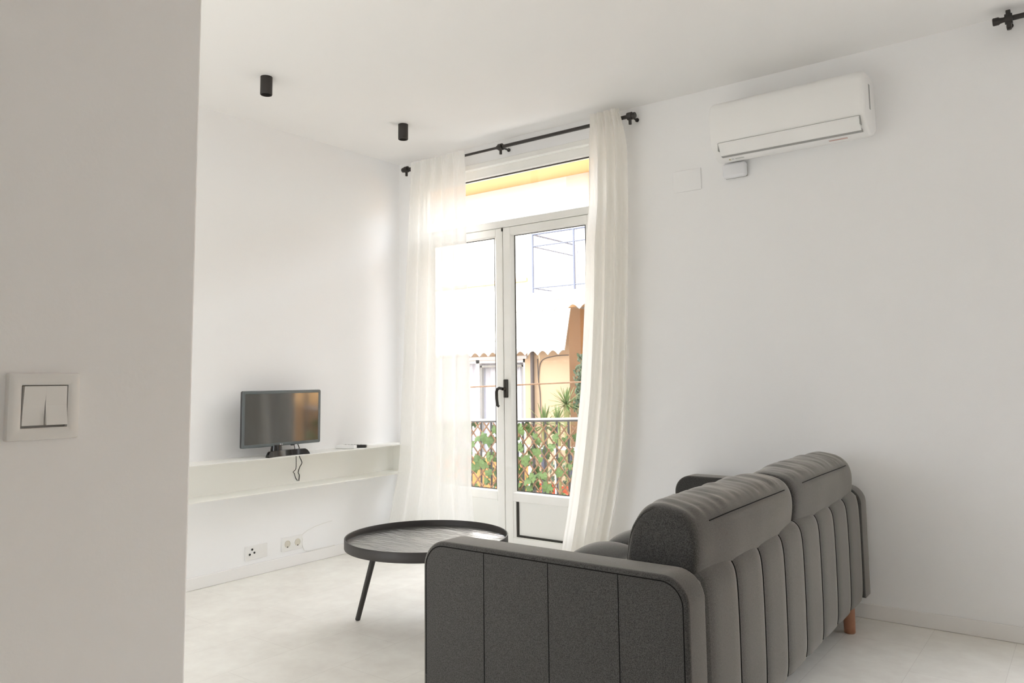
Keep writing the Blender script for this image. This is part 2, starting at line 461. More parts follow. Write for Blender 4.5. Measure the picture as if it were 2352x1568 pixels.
rod('curtain_rod', 'black curtain rod cut off by the top right corner', 3.734, 5.72, 2.652, [3.793, 5.66])

# ------------------------------------------------------------------ air conditioner and wall fittings
def aircon():
    x0, x1 = 2.475, 3.228
    t = thing('air_conditioner', 'white split air conditioner high on the wall', 'air conditioner', ((x0 + x1) / 2, 0, 2.25))
    prof = [(-.001, 2.545), (-.15, 2.545), (-.185, 2.538), (-.205, 2.52), (-.213, 2.495), (-.214, 2.44), (-.213, 2.335), (-.207, 2.318), (-.196, 2.300),
            (-.168, 2.268), (-.140, 2.250), (-.10, 2.245), (-.03, 2.262), (-.001, 2.285)]
    cy, cz = -.10, 2.40
    rings = []
    for x, s in ((x0, .90), (x0 + .004, .955), (x0 + .012, .985), (x0 + .026, 1), (x1 - .026, 1), (x1 - .012, .985), (x1 - .004, .955), (x1, .90)):
        rings.append([(x, cy + (y - cy) * s if y < -.002 else y, cz + (z - cz) * s) for y, z in prof])
    add('casing', MB().loft(rings), M['acw'], t, smooth=True, angle=35)
    a, b = x0 + .048, x1 - .028
    lv = MB().loft([[(x, -.2155, 2.318), (x, -.2125, 2.316), (x, -.176, 2.263), (x, -.178, 2.259), (x, -.184, 2.262), (x, -.2165, 2.309)] for x in (a, b)])
    add('louver', lv, M['acw'], t)
    gp = MB().loft([[(x, -.180, 2.2665), (x, -.173, 2.2578), (x, -.152, 2.2560), (x, -.154, 2.268)] for x in (a - .002, b + .002)])
    gp.box(a - .004, a - .001, -.2135, -.185, 2.28, 2.320).box(b + .001, b + .004, -.2135, -.185, 2.28, 2.320)
    gp.box(a, b, -.2142, -.2125, 2.3185, 2.3205)
    add('outlet_gap', gp, M['grey'], t)
    sv = MB().box(x1 - .001, x1 + .0015, -.125, -.105, 2.37, 2.49, .0006, 1)
    add('side_vent', sv, M['grey'], t)
    # small stickers on the underside lip
    def sticker(xa, xb, yo0, yo1, m, tri=False):
        z = lambda y: 2.245 + ((-.10 - y) / .04 * .005 if y < -.10 else 0) - .0012
        mm = MB()
        if tri: mm.poly([(xa, yo1, z(yo1)), (xb, yo1, z(yo1)), ((xa + xb) / 2, yo0, z(yo0))])
        else: mm.poly([(xa, yo0, z(yo0)), (xb, yo0, z(yo0)), (xb, yo1, z(yo1)), (xa, yo1, z(yo1))])
        add('sticker', mm, m, t)
    sticker(x0 + .068, x0 + .082, -.139, -.124, M['yellowlab'], True)
    sticker(x0 + .086, x0 + .098, -.138, -.126, M['greylab'])
    sticker(x0 + .104, x0 + .150, -.138, -.124, M['greylab'])
    sticker(x1 - .185, x1 - .100, -.139, -.126, M['redlab'])
aircon()
t = thing('sensor_box', 'small rounded pale grey box directly below the air conditioner', 'box', (2.535, 0, 2.215))
add('cover', MB().box(2.472, 2.598, -.045, -.006, 2.178, 2.256, .014, 4), M['cool'], t, smooth=True)
add('back_plate', MB().box(2.476, 2.594, -.007, 0, 2.180, 2.254, .003, 2), M['grey'], t, smooth=True)
t = thing('blank_cover_plate', 'flat blank white square plate between curtain and air conditioner', 'wall plate', (2.252, 0, 2.212))
add('plate', MB().box(2.168, 2.336, -.006, 0, 2.151, 2.272, .004, 2), M['wall'], t, smooth=True)

# double rocker switch on the near partition
t = thing('light_switch', 'white double rocker light switch on the near partition wall', 'light switch', (2.93, -3.534, 1.1))
PX = 2.93
fr = MB()
def sq(x, o, r, n=4):
    out = []
    for cy_, cz_, a0 in ((-3.5075 - 0 + .0165 - o - r, 1.142 - o - r, 0), (-3.576 + o + r, 1.142 - o - r, PI / 2), (-3.576 + o + r, 1.058 + o + r, PI), (-3.491 - o - r, 1.058 + o + r, 1.5 * PI)):
        for k in range(n): a = a0 + PI / 2 * k / (n - 1); out.append((x, cy_ + r * math.cos(a), cz_ + r * math.sin(a)))
    return out
fr.loft([sq(PX, 0, .003), sq(PX + .006, 0, .003), sq(PX + .0085, .0012, .003), sq(PX + .0105, .005, .003), sq(PX + .0105, .0125, .002), sq(PX + .009, .0152, .001), sq(PX + .002, .0156, .001)], cap0=False, cap1=False)
add('switch_frame', fr, M['plastic'], t, smooth=True, angle=35)
add('shadow_gap', MB().box(PX, PX + .003, -3.561, -3.505, 1.073, 1.128), M['grey'], t)
for y0, y1, tl in ((-3.5585, -3.5335, 1), (-3.5325, -3.5075, -1)):
    xa, xb = (PX + .0125, PX + .0075) if tl > 0 else (PX + .0085, PX + .0135)   # top / bottom stand proud by turns
    rk = MB().loft([[(PX + .001, y, 1.0765), (xb, y, 1.0765), (PX + .009, y, 1.101), (xa, y, 1.1255), (PX + .001, y, 1.1255)] for y in (y0, y1)])
    add('rocker', rk, M['plastic'], t)

# sockets low on the shelf wall
def plate(t, y0, y1, z0, z1):
    add('plate', MB().box(0, .008, y0, y1, z0, z1, .002, 2), M['plastic'], t, smooth=True)
t = thing('power_socket', 'white double power socket with two round inlets above the skirting', 'socket', (0, -.91, .14))
plate(t, -.987, -.836, .100, .180)
for yc in (-.948, -.873):
    s = add('inlet', MB().lathe([(.021, .0085), (.0205, .0105), (.019, .0105), (.018, .006), (.001, .006)], (0, yc, .141), 28, 'x'), M['socketin'], t, smooth=True)
    hh = MB()
    for dy in (-.0095, .0095):
        hh.lathe([(.0028, .0062), (.0028, .0068), (.0002, .0068)], (0, yc + dy, .141), 10, 'x')
    hh.box(.006, .0112, yc - .003, yc + .003, .1195, .1255)
    add('pin_hole', hh, M['holes'], s)
t = thing('antenna_socket', 'white antenna socket with three dark holes above the skirting', 'socket', (0, -1.165, .135))
plate(t, -1.240, -1.090, .095, .173)
for dy, dz in ((-.0155, -.012), (.0155, -.006), (.0, .014)):
    add('jack', MB().lathe([(.0062, .008), (.0062, .0105), (.0048, .0105), (.0045, .0085), (.0002, .0085)], (0, -1.196 + dy, .138 + dz), 14, 'x'), M['holes'], t, smooth=True)
c = add('cable', MB().tube([(.006, -.842, .168), (.007, -.836, .150), (.007, -.838, .128), (.006, -.832, .105), (.010, -.822, .078), (.014, -.800, .073), (.014, -.74, .0725), (.014, -.62, .072), (.014, -.585, .0725)], .0022, 6), M['whitecable'], smooth=True)
tag(c, 'thin white cable from double socket along the skirting top', 'cable')
c = add('cable', MB().tube([(.004, -.838, .176), (.004, -.80, .196), (.004, -.74, .212), (.004, -.67, .222), (.004, -.60, .227)], .0013, 6), M['whitecable'], smooth=True)
tag(c, 'thin white cable arching up the wall from double socket', 'cable')

# ------------------------------------------------------------------ ceiling spots
def spot(x, y, label):
    t = thing('ceiling_spotlight', label, 'ceiling light', (x, y, H), 'black ceiling spotlights')
    r = .0305
    add('housing', MB().lathe([(.001, -.0002), (r, -.0002), (r, -.093), (r - .001, -.095), (r - .004, -.095), (r - .005, -.075), (.001, -.072)], (x, y, H), 32), M['blackmetal'], t, smooth=True)
    add('lens', MB().lathe([(.001, -.066), (.022, -.066), (.022, -.0735), (.001, -.0735)], (x, y, H), 24), M['holes'], t)
spot(.66, -1.615, 'black cylinder ceiling spotlight nearer the partition wall')
spot(.675, -.635, 'black cylinder ceiling spotlight nearer the curtained corner')

# ------------------------------------------------------------------ wall shelf and what stands on it
t = thing('wall_shelf', 'long thin white metal wall shelf with open lower tray', 'shelf', (0, -.9, .49))
y0, y1 = -1.735, -.055
def board(z, th=.004):
    r = .012
    m_ = MB(); pts = [(0, y1), (.2, y1), (.2, y0 + r)] + [(.2 - r + r * math.cos(a), y0 + r - r * math.sin(a)) for a in (.5, 1.0, PI / 2)] + [(0, y0)]
    m_.loft([[(p[0], p[1], zz) for p in pts] for zz in (z - th, z)])
    return m_
add('top_board', board(.690), M['shelf'], t)
add('bottom_board', board(.499), M['shelf'], t)
add('back_panel', MB().box(.0005, .004, y0, y1, .499, .686), M['shelf'], t)
add('end_panel', MB().box(.004, .2, y1 - .004, y1, .499, .686), M['shelf'], t)

def television():
    t = thing('television', 'small dark flat television on the white wall shelf', 'television', (.12, -1.085, .69))
    X = .135
    ya, yb, za, zb = -1.364, -.808, .749, 1.073
    bz = .018
    fr = MB()
    def ring(ins, x, rad):
        out = []
        for (cy, cz, a0) in ((yb - ins - rad, zb - ins - rad, 0), (ya + ins + rad, zb - ins - rad, PI / 2), (ya + ins + rad, za + ins + rad, PI), (yb - ins - rad, za + ins + rad, 1.5 * PI)):
            for k in range(5):
                a = a0 + k * PI / 8
                out.append((x, cy + rad * math.cos(a), cz + rad * math.sin(a)))
        return out
    fr.loft([ring(.002, X - .022, .010), ring(0, X - .020, .010), ring(0, X - .004, .010)], cap1=False)
    shell = add('housing', fr, M['darkslate'], t, smooth=True)
    f2 = MB().loft([ring(0, X - .004, .010), ring(.004, X, .008), ring(bz - .002, X, .003), ring(bz, X - .003, .002)], cap0=False, cap1=False)
    add('bezel', f2, M['slate'], t, smooth=True, angle=30)
    add('screen', MB().poly and (lambda m_: (m_.box(X - .006, X - .003, ya + bz, yb - bz, za + bz, zb - bz), m_)[1])(MB()), M['screen'], t)
    add('rear_bulge', MB().box(X - .045, X - .02, ya + .08, yb - .08, za + .03, zb - .12, .01, 2), M['darkslate'], t)
    # maker's mark: a small round emblem and two letters
    yc, zc = -1.098, za + .0085
    lg = MB().lathe([(.0002, X), (.0042, X), (.0042, X + .0006), (.0002, X + .0006)], (0, yc - .006, zc), 20, 'x')
    bx = lambda a, b, lo, hi: lg.box(X, X + .0006, yc + a, yc + b, zc + lo, zc + hi)
    bx(.001, .0022, -.003, .003); bx(.001, .0046, -.003, -.0018)
    bx(.0058, .0070, -.003, .003); bx(.0058, .0100, .0018, .003); bx(.0058, .0100, -.003, -.0018); bx(.0088, .0100, -.003, .0004); bx(.0078, .0100, -.0006, .0004)
    add('logo', lg, M['silver'], t)
    # neck and curved two-winged foot
    nk = MB().loft([[(X - .010 + .030 * math.cos(a) * s, -1.125 + .036 * math.sin(a) * s, z) for a in [2 * PI * k / 20 for k in range(20)]] for z, s in ((.700, 1.06), (.735, .95), (.755, .86))])
    add('stand_neck', nk, M['glossblack'], t, smooth=True)
    ft = MB()
    rings = []
    for k in range(25):
        u = k / 24; y = -1.222 + u * .29
        d = (u - .5) * 2
        xf = X + .052 - .030 * (1 - d * d) + .004
        xb = xf - .034 - .02 * (1 - abs(d)) 
        ht = .033
        e = min(1, min(u, 1 - u) / .06)
        rings.append([(xb, y, .6905), (xf, y + (0 if u > .5 else -.0), .6905), (xf - .006, y, .6905 + ht * (.35 + .65 * e)), (xb + .006, y, .6905 + ht * (.35 + .65 * e))])
    ft.loft(rings)
    add('stand_foot', ft, M['glossblack'], t, smooth=True, angle=35)
    pl = MB().box(X - .035, X - .018, -1.010, -.985, .742, .758, .003, 1)
    add('cable_plug', pl, M['black'], t)
television()
def cord(label, pts, r, m):
    o = add('cable', MB().tube(pts, r, 6), m, smooth=True); return tag(o, label, 'cable', 'black television cables')
def spline(P, n=6):
    out = []
    for i in range(len(P) - 1):
        p0, p1, p2, p3 = [Vector(P[max(0, min(len(P) - 1, k))]) for k in (i - 1, i, i + 1, i + 2)]
        for s in range(n):
            u = s / n
            out.append(.5 * ((2 * p1) + (p2 - p0) * u + (2 * p0 - 5 * p1 + 4 * p2 - p3) * u * u + (3 * p1 - p0 - 3 * p2 + p3) * u ** 3))
    out.append(Vector(P[-1])); return out
cord('straight black cable hanging below the shelf, nearer the television neck', spline([(.105, -.985, .748), (.09, -.965, .72), (.085, -.952, .692), (.085, -.952, .67), (.085, -.952, .60), (.05, -.945, .575), (.008, -.905, .56), (.006, -.892, .53), (.006, -.878, .512)]), .0022, M['black'])
cord('wavy black cable hanging below the shelf, nearer the remote control', spline([(.10, -.955, .75), (.092, -.935, .72), (.088, -.928, .692), (.088, -.930, .67), (.08, -.905, .63), (.06, -.905, .60), (.03, -.893, .565), (.01, -.868, .545), (.006, -.868, .51)]), .0028, M['black'])
t = thing('remote_control', 'dark glossy remote control lying on the shelf nearest the curtain', 'remote', (.10, -.50, .691))
rb = MB().box(-.08, .08, -.022, .022, 0, .018, .007, 3)
bmesh.ops.rotate(rb.bm, verts=rb.bm.verts, cent=(0, 0, 0), matrix=Matrix.Rotation(math.radians(38), 3, 'Z')); rb.bm.transform(Matrix.Translation((.10, -.50, .6905)))
add('remote_body', rb, M['glossblack'], t, smooth=True)
kb = MB()
for i in range(6):
    for j in range(3):
        kb.lathe([(.004, .0), (.004, .0015), (.0002, .002)], (-.06 + i * .02, -.012 + j * .012, .018), 8)
bmesh.ops.rotate(kb.bm, verts=kb.bm.verts, cent=(0, 0, 0), matrix=Matrix.Rotation(math.radians(38), 3, 'Z')); kb.bm.transform(Matrix.Translation((.10, -.50, .6905)))
add('remote_buttons', kb, M['grey'], t)
t = thing('remote_control', 'white remote control lying on the shelf beside dark remote', 'remote', (.10, -.60, .691))
wb = MB().box(-.065, .065, -.026, .026, 0, .022, .006, 3)
RM = Matrix.Rotation(math.radians(28), 3, 'Z')
bmesh.ops.rotate(wb.bm, verts=wb.bm.verts, cent=(0, 0, 0), matrix=RM); wb.bm.transform(Matrix.Translation((.115, -.585, .6905)))
add('remote_body', wb, M['acw'], t, smooth=True)
ws = MB().box(.02, .055, -.017, .017, .0215, .0226, .0003, 1)
bmesh.ops.rotate(ws.bm, verts=ws.bm.verts, cent=(0, 0, 0), matrix=RM); ws.bm.transform(Matrix.Translation((.115, -.585, .6905)))
add('remote_display', ws, M['greylab'], t)

# ------------------------------------------------------------------ coffee table
def table():
    cx, cy, zt, R = 1.468, -1.269, .41, .3776
    t = thing('coffee_table', 'round black tray coffee table on slanted legs', 'coffee table', (cx, cy, 0))
    add('rim', MB().lathe([(R - .005, zt - .042), (R - .001, zt - .044), (R, zt - .042), (R, zt - .0015), (R - .0015, zt), (R - .0045, zt), (R - .006, zt - .0015), (R - .006, zt - .042)], (cx, cy, 0), 128, cap0=False, cap1=False), M['blackmetal'], t, smooth=True, angle=50)
    add('tray_top', MB().lathe([(.001, zt - .026), (R - .006, zt - .026), (R - .006, zt - .042), (.001, zt - .042)], (cx, cy, 0), 96), M['tray'], t, smooth=True, angle=40)
    a0 = math.atan2(-1.399 - cy, 1.142 - cx)
    for k in range(3):
        a = a0 + k * 2 * PI / 3
        d = Vector((math.cos(a), math.sin(a), 0)); c0 = Vector((cx, cy, 0))
        f = c0 + d * .351; tp = c0 + d * .25
        lg = MB().tube([f + Vector((0, 0, .0005)), f + Vector((0, 0, .004)) - d * .001, tp + Vector((0, 0, zt - .043))], [.010, .012, .0145], 16)
        add('leg', lg, M['blackmetal'], t, smooth=True, angle=50)
table()

# ------------------------------------------------------------------ sofa
SX0, SX1 = 2.220, 3.124
SY0, SY1 = -2.10, -.055
SZ0, SZT = .13, .618
sofa = thing('sofa', 'charcoal grey upholstered sofa with two loose back cushions', 'sofa', ((SX0 + SX1) / 2, (SY0 + SY1) / 2, 0))
def arm(y0, y1, outer):
    """rounded slab; the outer face carries a border seam and three upright seams"""
    def outline(ins):
        x0, x1, z0, z1 = SX0 + ins, SX1 - ins, SZ0 + ins * .6, SZT - ins
        r0, r1 = max(.02, .085 - ins), max(.02, .075 - ins)
        pts = []
        N = 10
        for k in range(9): pts.append((x0 + (x1 - x0) * k / 8, z0))
        for k in range(1, 7): pts.append((x1, z0 + (z1 - r1 - z0) * k / 6))
        for k in range(1, N + 1): a = PI / 2 * k / N; pts.append((x1 - r1 + r1 * math.cos(a), z1 - r1 + r1 * math.sin(a)))
        for k in range(1, 9): pts.append((x1 - r1 + (x0 + r0 - x1 + r1) * k / 8, z1))
        for k in range(1, N + 1): a = PI / 2 + PI / 2 * k / N; pts.append((x0 + r0 + r0 * math.cos(a), z1 - r0 + r0 * math.sin(a)))
        for k in range(1, 6): pts.append((x0, z1 - r0 + (z0 - z1 + r0) * k / 6))
        return pts
    b = .014
    yo, yi = (y0, y1) if outer < 0 else (y1, y0)
    s = 1 if yi > yo else -1
    cxm, czm = (SX0 + SX1) / 2, (SZ0 + SZT) / 2
    rings = []
    def R(ins, y, k=1.0): rings.append([(cxm + (x - cxm) * k, y, czm + (z - czm) * k) for x, z in outline(ins)])
    for k in (.25, .6, .85): R(b * 1.1, yo + s * (.0015 + .004 * 0), k)
    R(b * 1.12, yo + s * .001); R(b * 1.0, yo + s * .004); R(b * .9, yo + s * .001)
    for i in range(1, 7):
        a = PI / 2 * i / 6
        R(b * .9 * (1 - math.sin(a)), yo + s * (.001 + b * (1 - math.cos(a))))
    for i in range(0, 7):
        a = PI / 2 * i / 6
        R(b * (1 - math.cos(a)), yi - s * b * (1 - math.sin(a)))
    o = add('armrest', MB().loft(rings), M['fabric'], sofa, smooth=True, angle=60)
    st = MB()
    ol = outline(b)
    top = [p for p in ol]
    path = [(x, yo + s * .0012, z) for x, z in top if z > SZ0 + .03]
    st.tube(path, .0018, 5)
    for xs in (2.468, 2.700, 2.925):
        st.tube([(xs, yo + s * .0012, SZT - b), (xs, yo + s * .0012, SZ0 + .015)], .0013, 5)
    add('stitching', st, M['thread'], o)
arm(-2.10, -1.980, -1); arm(-.174, -.055, 1)

def back():
    YA, YB = -1.976, -.178
    # section of the back frame, from seat up over the top edge and down the rear
    sec = [(2.985, .30), (2.990, .42), (3.005, .54), (3.020, .588), (3.040, .604), (3.062, .609), (3.080, .607), (3.096, .600), (3.109, .586), (3.117, .562), (3.121, .52), (3.123, .44), (3.1235, .34), (3.123, .24), (3.121, .17), (3.116, .135)]
    P = [Vector((x, 0, z)) for x, z in sec]
    fine = spline([(p.x, 0, p.z) for p in P], 4)
    nrm = []
    for i in range(len(fine)):
        d = (fine[min(i + 1, len(fine) - 1)] - fine[max(i - 1, 0)]).normalized()
        nrm.append(Vector((-d.z, 0, d.x)).normalized() * 1)
    if nrm[len(nrm) // 2 + 20].x < 0: nrm = [-n for n in nrm]
    seams = [YA + .018 + (YB - YA - .036) * k / 8 for k in range(9)]
    def puff(y):
        d = min(abs(y - s) for s in seams)
        return .007 * (1 - math.exp(-(d / .022) ** 1.3)) - .002
    ys = []
    for k in range(8):
        a, b = seams[k], seams[k + 1]
        for q in (0, .015, .04, .08, .15, .3, .5, .7, .85, .92, .96, .985): ys.append(a + (b - a) * q)
    ys = [YA] + ys + [seams[-1], YB]
    m_ = MB()
    rows = [[m_.bm.verts.new(fine[i] + nrm[i] * (puff(y) if y not in (YA, YB) else -.012) + Vector((0, y, 0))) for i in range(len(fine))] for y in ys]
    for a, b in zip(rows, rows[1:]):
        for i in range(len(fine) - 1): m_.bm.faces.new((a[i], a[i + 1], b[i + 1], b[i]))
    # underside, and closed ends
    for a, b in zip(rows, rows[1:]): m_.bm.faces.new((a[-1], a[0], b[0], b[-1]))
    m_.bm.faces.new(rows[0]); m_.bm.faces.new(rows[-1][::-1])
    o = add('backrest', m_, M['fabric'], sofa, smooth=True, angle=60)
    st = MB()
    for s in seams[1:-1]:
        i0 = int(len(fine) * .36)
        st.tube([fine[i] + nrm[i] * (-.0012) + Vector((0, s, 0)) for i in range(i0, len(fine))], .0021, 5)
    add('stitching', st, M['thread'], o)
    # narrow side gussets between back and arms
    for yg in (YA - .001, YB + .001):
        add('side_gusset', MB().box(3.0, 3.106, yg - .009, yg + .009, .14, .585, .004, 1), M['fabric'], o)
back()
add('seat_base', MB().box(2.29, 3.0, -1.965, -.192, .135, .32, .012, 2), M['fabric'], sofa, smooth=True)

def superbox(dims, p, P, n, fn=None):
    """rounded cushion body: cube sphere pushed to a superellipsoid; fn bends each point"""
    b = bmesh.new(); bmesh.ops.create_cube(b, size=2)
    bmesh.ops.subdivide_edges(b, edges=b.edges[:], cuts=n, use_grid_fill=True)
    dx, dy, dz = dims
    for v in b.verts:
        x, y, z = v.co
        g = ((abs(x) ** p + abs(z) ** p) ** (P / p) + abs(y) ** P) ** (1 / P)
        q = Vector((x / g, y / g, z / g))
        v.co = Vector((q.x * dx, q.y * dy, q.z * dz))
        if fn: v.co = fn(v.co.copy(), q)
    m_ = MB(); m_.merge(b); return m_
def back_cushion(y0, y1, seed):
    yc, hy = (y0 + y1) / 2, (y1 - y0) / 2
    c = Vector((2.985, yc, .602)); tilt = math.radians(9)
    off = seed * 13.7
    def fn(p, q):
        e = 1 - q.y * q.y
        p.z += .010 * e * max(0, q.z)
        p.x += .012 * e * q.x
        # gathered wrinkles running back to front across the top
        top = max(0, q.z - .35) / .65
        front = max(0, -q.x) * .6 + .5
        w = .8 * noise.noise(Vector((p.y * 15 + off, p.x * 3.5, 3.1))) + .75 * noise.noise(Vector((p.y * 34 + off + p.x * 3, p.x * 5, 9))) + .35 * noise.noise(Vector((p.y * 70 + off + p.x * 8, p.x * 9, 5)))
        rear = 1 if q.x < .55 else max(0, 1 - (q.x - .55) / .2)
        p.z += .0085 * w * top * rear * e ** .35
        p += Vector((q.x, 0, q.z)) * .005 * noise.noise(Vector((p.y * 5 + off, p.x * 5, p.z * 5)))
        x, z = p.x, p.z
        return c + Vector((x * math.cos(tilt) + z * math.sin(tilt), p.y, z * math.cos(tilt) - x * math.sin(tilt)))
    o = add('back_cushion', superbox((.108, hy, .168), 3.0, 16, 64, fn), M['fabric'], sofa, smooth=True, angle=180)
    def surf(qx, qy, qz):
        g = ((abs(qx) ** 3 + abs(qz) ** 3) ** (16 / 3) + abs(qy) ** 16) ** (1 / 16)
        q = Vector((qx / g, qy / g, qz / g)); return fn(Vector((q.x * .108, q.y * hy, q.z * .168)), q)
    st = MB()
    st.tube([surf(.97, v / 60, 1.0) + Vector((.0016, 0, .0016)) for v in range(-57, 58)], .0016, 5)
    add('rear_seam', st, M['thread'], o)
    for s in (-1, 1):
        pp = []
        for k in range(0, 25):
            a = PI * (.62 + .62 * k / 24)      # front edge from top to bottom
            pp.append(surf(math.cos(a), s * .985, math.sin(a)))
        add('piping', MB().tube(pp, .004, 6), M['fabric'], o, smooth=True)
back_cushion(-1.974, -1.080, 1); back_cushion(-1.074, -.180, 2)
def seat_cushion(y0, y1, seed):
    yc, hy = (y0 + y1) / 2, (y1 - y0) / 2
    x0, x1 = 2.262, 3.02
    xc, hx = (x0 + x1) / 2, (x1 - x0) / 2
    ny, nx = 3, 3
    def cell(v, n):
        f = ((v + 1) / 2 * n) % 1
        return 1 - abs(2 * f - 1) ** 2.2
    def fn(p, q):
        if q.z > .2:
            k = min(1, (q.z - .2) / .5)
            cyv, cxv = cell(q.y, ny), cell(q.x, nx)
            p.z += k * (.046 * (cyv * cxv) ** .75 - .020)
        return Vector((xc, yc, .385)) + p
    o = add('seat_cushion', superbox((hx, hy, .066), 5, 9, 44, fn), M['fabric'], sofa, smooth=True, angle=180)
    for i in range(1, ny):
        for j in range(1, nx):
            yb, xb = yc + (-1 + 2 * i / ny) * hy, xc + (-1 + 2 * j / nx) * hx
            add('button', MB().lathe([(.001, .0), (.011, .0), (.012, .004), (.008, .008), (.001, .0095)], (xb, yb, .4325), 16), M['button'], o, smooth=True)
seat_cushion(-1.974, -1.080, 1); seat_cushion(-1.074, -.180, 2)
for lx in (2.34, 3.075):
    for ly in (-1.88, -.275):
        add('leg', MB().lathe([(.001, 0), (.021, 0), (.0235, .004), (.0255, .137), (.001, .137)], (lx, ly, .0005), 24), M['legwood'], sofa, smooth=True, angle=50)

sofa.rotation_euler = (0, 0, math.radians(.9))
# ------------------------------------------------------------------ our balcony
struct('balcony_floor', MB().box(-.6, 2.4, .15, .82, -.14, -.03), M['mortar'])
def railing():
    t = thing('balcony_railing', 'grey metal balcony railing with upright bars outside the door', 'railing', (.8, .7, -.03))
    zl = lambda x: .8005 + .035 * (x - .07)     # the handrail is not quite level
    xa, xb = -.5, 2.2
    add('handrail', MB().loft([[(x, y, zl(x) + z) for y, z in ((.684, -.012), (.716, -.012), (.716, .001), (.684, .001))] for x in (xa, xb)]), M['rail'], t)
    add('rail_lit_edge', MB().loft([[(x, y, zl(x) + z) for y, z in ((.680, .001), (.720, .001), (.716, .014), (.684, .014))] for x in (xa, xb)]), M['outwhite'], t)  # white strip paints the sky's reflection along the top of the rail
    add('upper_bar', MB().tube([(xa, .7, 1.046), (xb, .7, 1.134)], .0055, 8), M['lath'], t, smooth=True)
    for k in range(27):
        x = -.412 + k * .1
        add('baluster', MB().tube([(x, .7, -.03), (x, .7, zl(x) - .008)], .0085, 8), M['rail'], t, smooth=True)
    for x in (xa + .01, xb - .01):
        add('post', MB().box(x - .014, x + .014, .686, .714, -.03, 1.046 + .0326 * (x - xa) + .006), M['rail'], t)
railing()
def leafmesh(m_, c, n, size, r, droop=.25, lobes=True):
    n = Vector(n).normalized()
    up = Vector((r.uniform(-.9, .9), r.uniform(-.2, .2), 1 - 2 * (r.random() < .75))).normalized()
    up = (up - n * up.dot(n)).normalized(); s = n.cross(up)
    pr_ = [(0, -.1, 0), (.22, -.28, .1), (.5, -.12, .12), (.42, .18, .05), (.52, .42, .12), (.24, .55, .03), (0, 1.0, -droop)] if lobes else [(0, 0, 0), (.2, .15, .05), (.26, .45, .05), (.14, .8, -.05), (0, 1.05, -droop)]
    c = Vector(c) - up * size * .4
    mid = [m_.bm.verts.new(c + up * size * v + n * size * w) for v, w in ((-.1, 0), (.18, .02), (.45, .02), (1.0, -droop))]
    for sg in (1, -1):
        vs = [m_.bm.verts.new(c + s * sg * size * u + up * size * v - n * size * w * .9) for u, v, w in pr_[1:-1]]
        chain = [mid[0]] + vs + [mid[3], mid[2], mid[1]]
        ctr = mid[1]
        seq = [mid[0]] + vs + [mid[3]]
        for i in range(len(seq) - 1):
            k = mid[1] if i < len(seq) / 2 else mid[2]
            if k not in (seq[i], seq[i + 1]):
                m_.bm.faces.new((k, seq[i], seq[i + 1]))
        j = len(seq) // 2 + (1 if len(seq) % 2 else 0)
        try: m_.bm.faces.new((mid[1], seq[j], mid[2]))
        except Exception: pass
def trellis():
    t = thing('ivy_trellis', 'brown diamond willow trellis with artificial ivy leaves on railing', 'trellis', (.8, .67, .05))
    xa, xb, za, zb = -.40, 2.10, .03, .795
    ph, pv = .088, .100
    la = MB()
    for sg, yy in ((1, .668), (-1, .676)):
        k0 = -40
        for k in range(-60, 80):
            # lath through (xa + k*ph, za) with slope sg*pv/ph
            x0, z0 = xa + k * ph + (0.02 if sg > 0 else -.012), za
            pts = []
            sl = sg * pv / ph
            zz0, zz1 = za, zb
            X0, X1 = x0, x0 + (zb - za) / sl
            lo, hi = (X0, X1) if X0 < X1 else (X1, X0)
            c0, c1 = max(lo, xa), min(hi, xb)
            if c1 - c0 < .02: continue
            p = (c0, yy, za + (c0 - x0) * sl); q = (c1, yy, za + (c1 - x0) * sl)
            d = Vector(q) - Vector(p); d.normalize(); sd = Vector((-d.z, 0, d.x)) * .0042
            j = rnd.uniform(-.003, .003)
            P = Vector(p) + Vector((j, 0, 0)); Q = Vector(q) + Vector((-j, 0, 0))
            y2 = Vector((0, .004, 0))
            la.loft([[P + sd - y2, P - sd - y2, P - sd + y2, P + sd + y2], [Q + sd - y2, Q - sd - y2, Q - sd + y2, Q + sd + y2]])
    add('lattice', la, M['lath'], t)
    lv = MB(); r = random.Random(21)
    for k in range(560):
        x = xa + (xb - xa) * r.random(); z = za + .02 + (zb - za - .04) * r.random()
        # two of three leaves face the street, the rest the room
        s = r.uniform(.045, .074)
        front = r.random() < .35
        leafmesh(lv, (x, .655 - r.uniform(0, .02) if front else .690 + r.uniform(0, .03), z), (r.uniform(-.5, .5), -1 if r.random() < .7 else -.5, r.uniform(-.3, .5)), s, r)
    lo = add('ivy_leaves', lv, M['leaf'], t, recalc=False)
trellis()

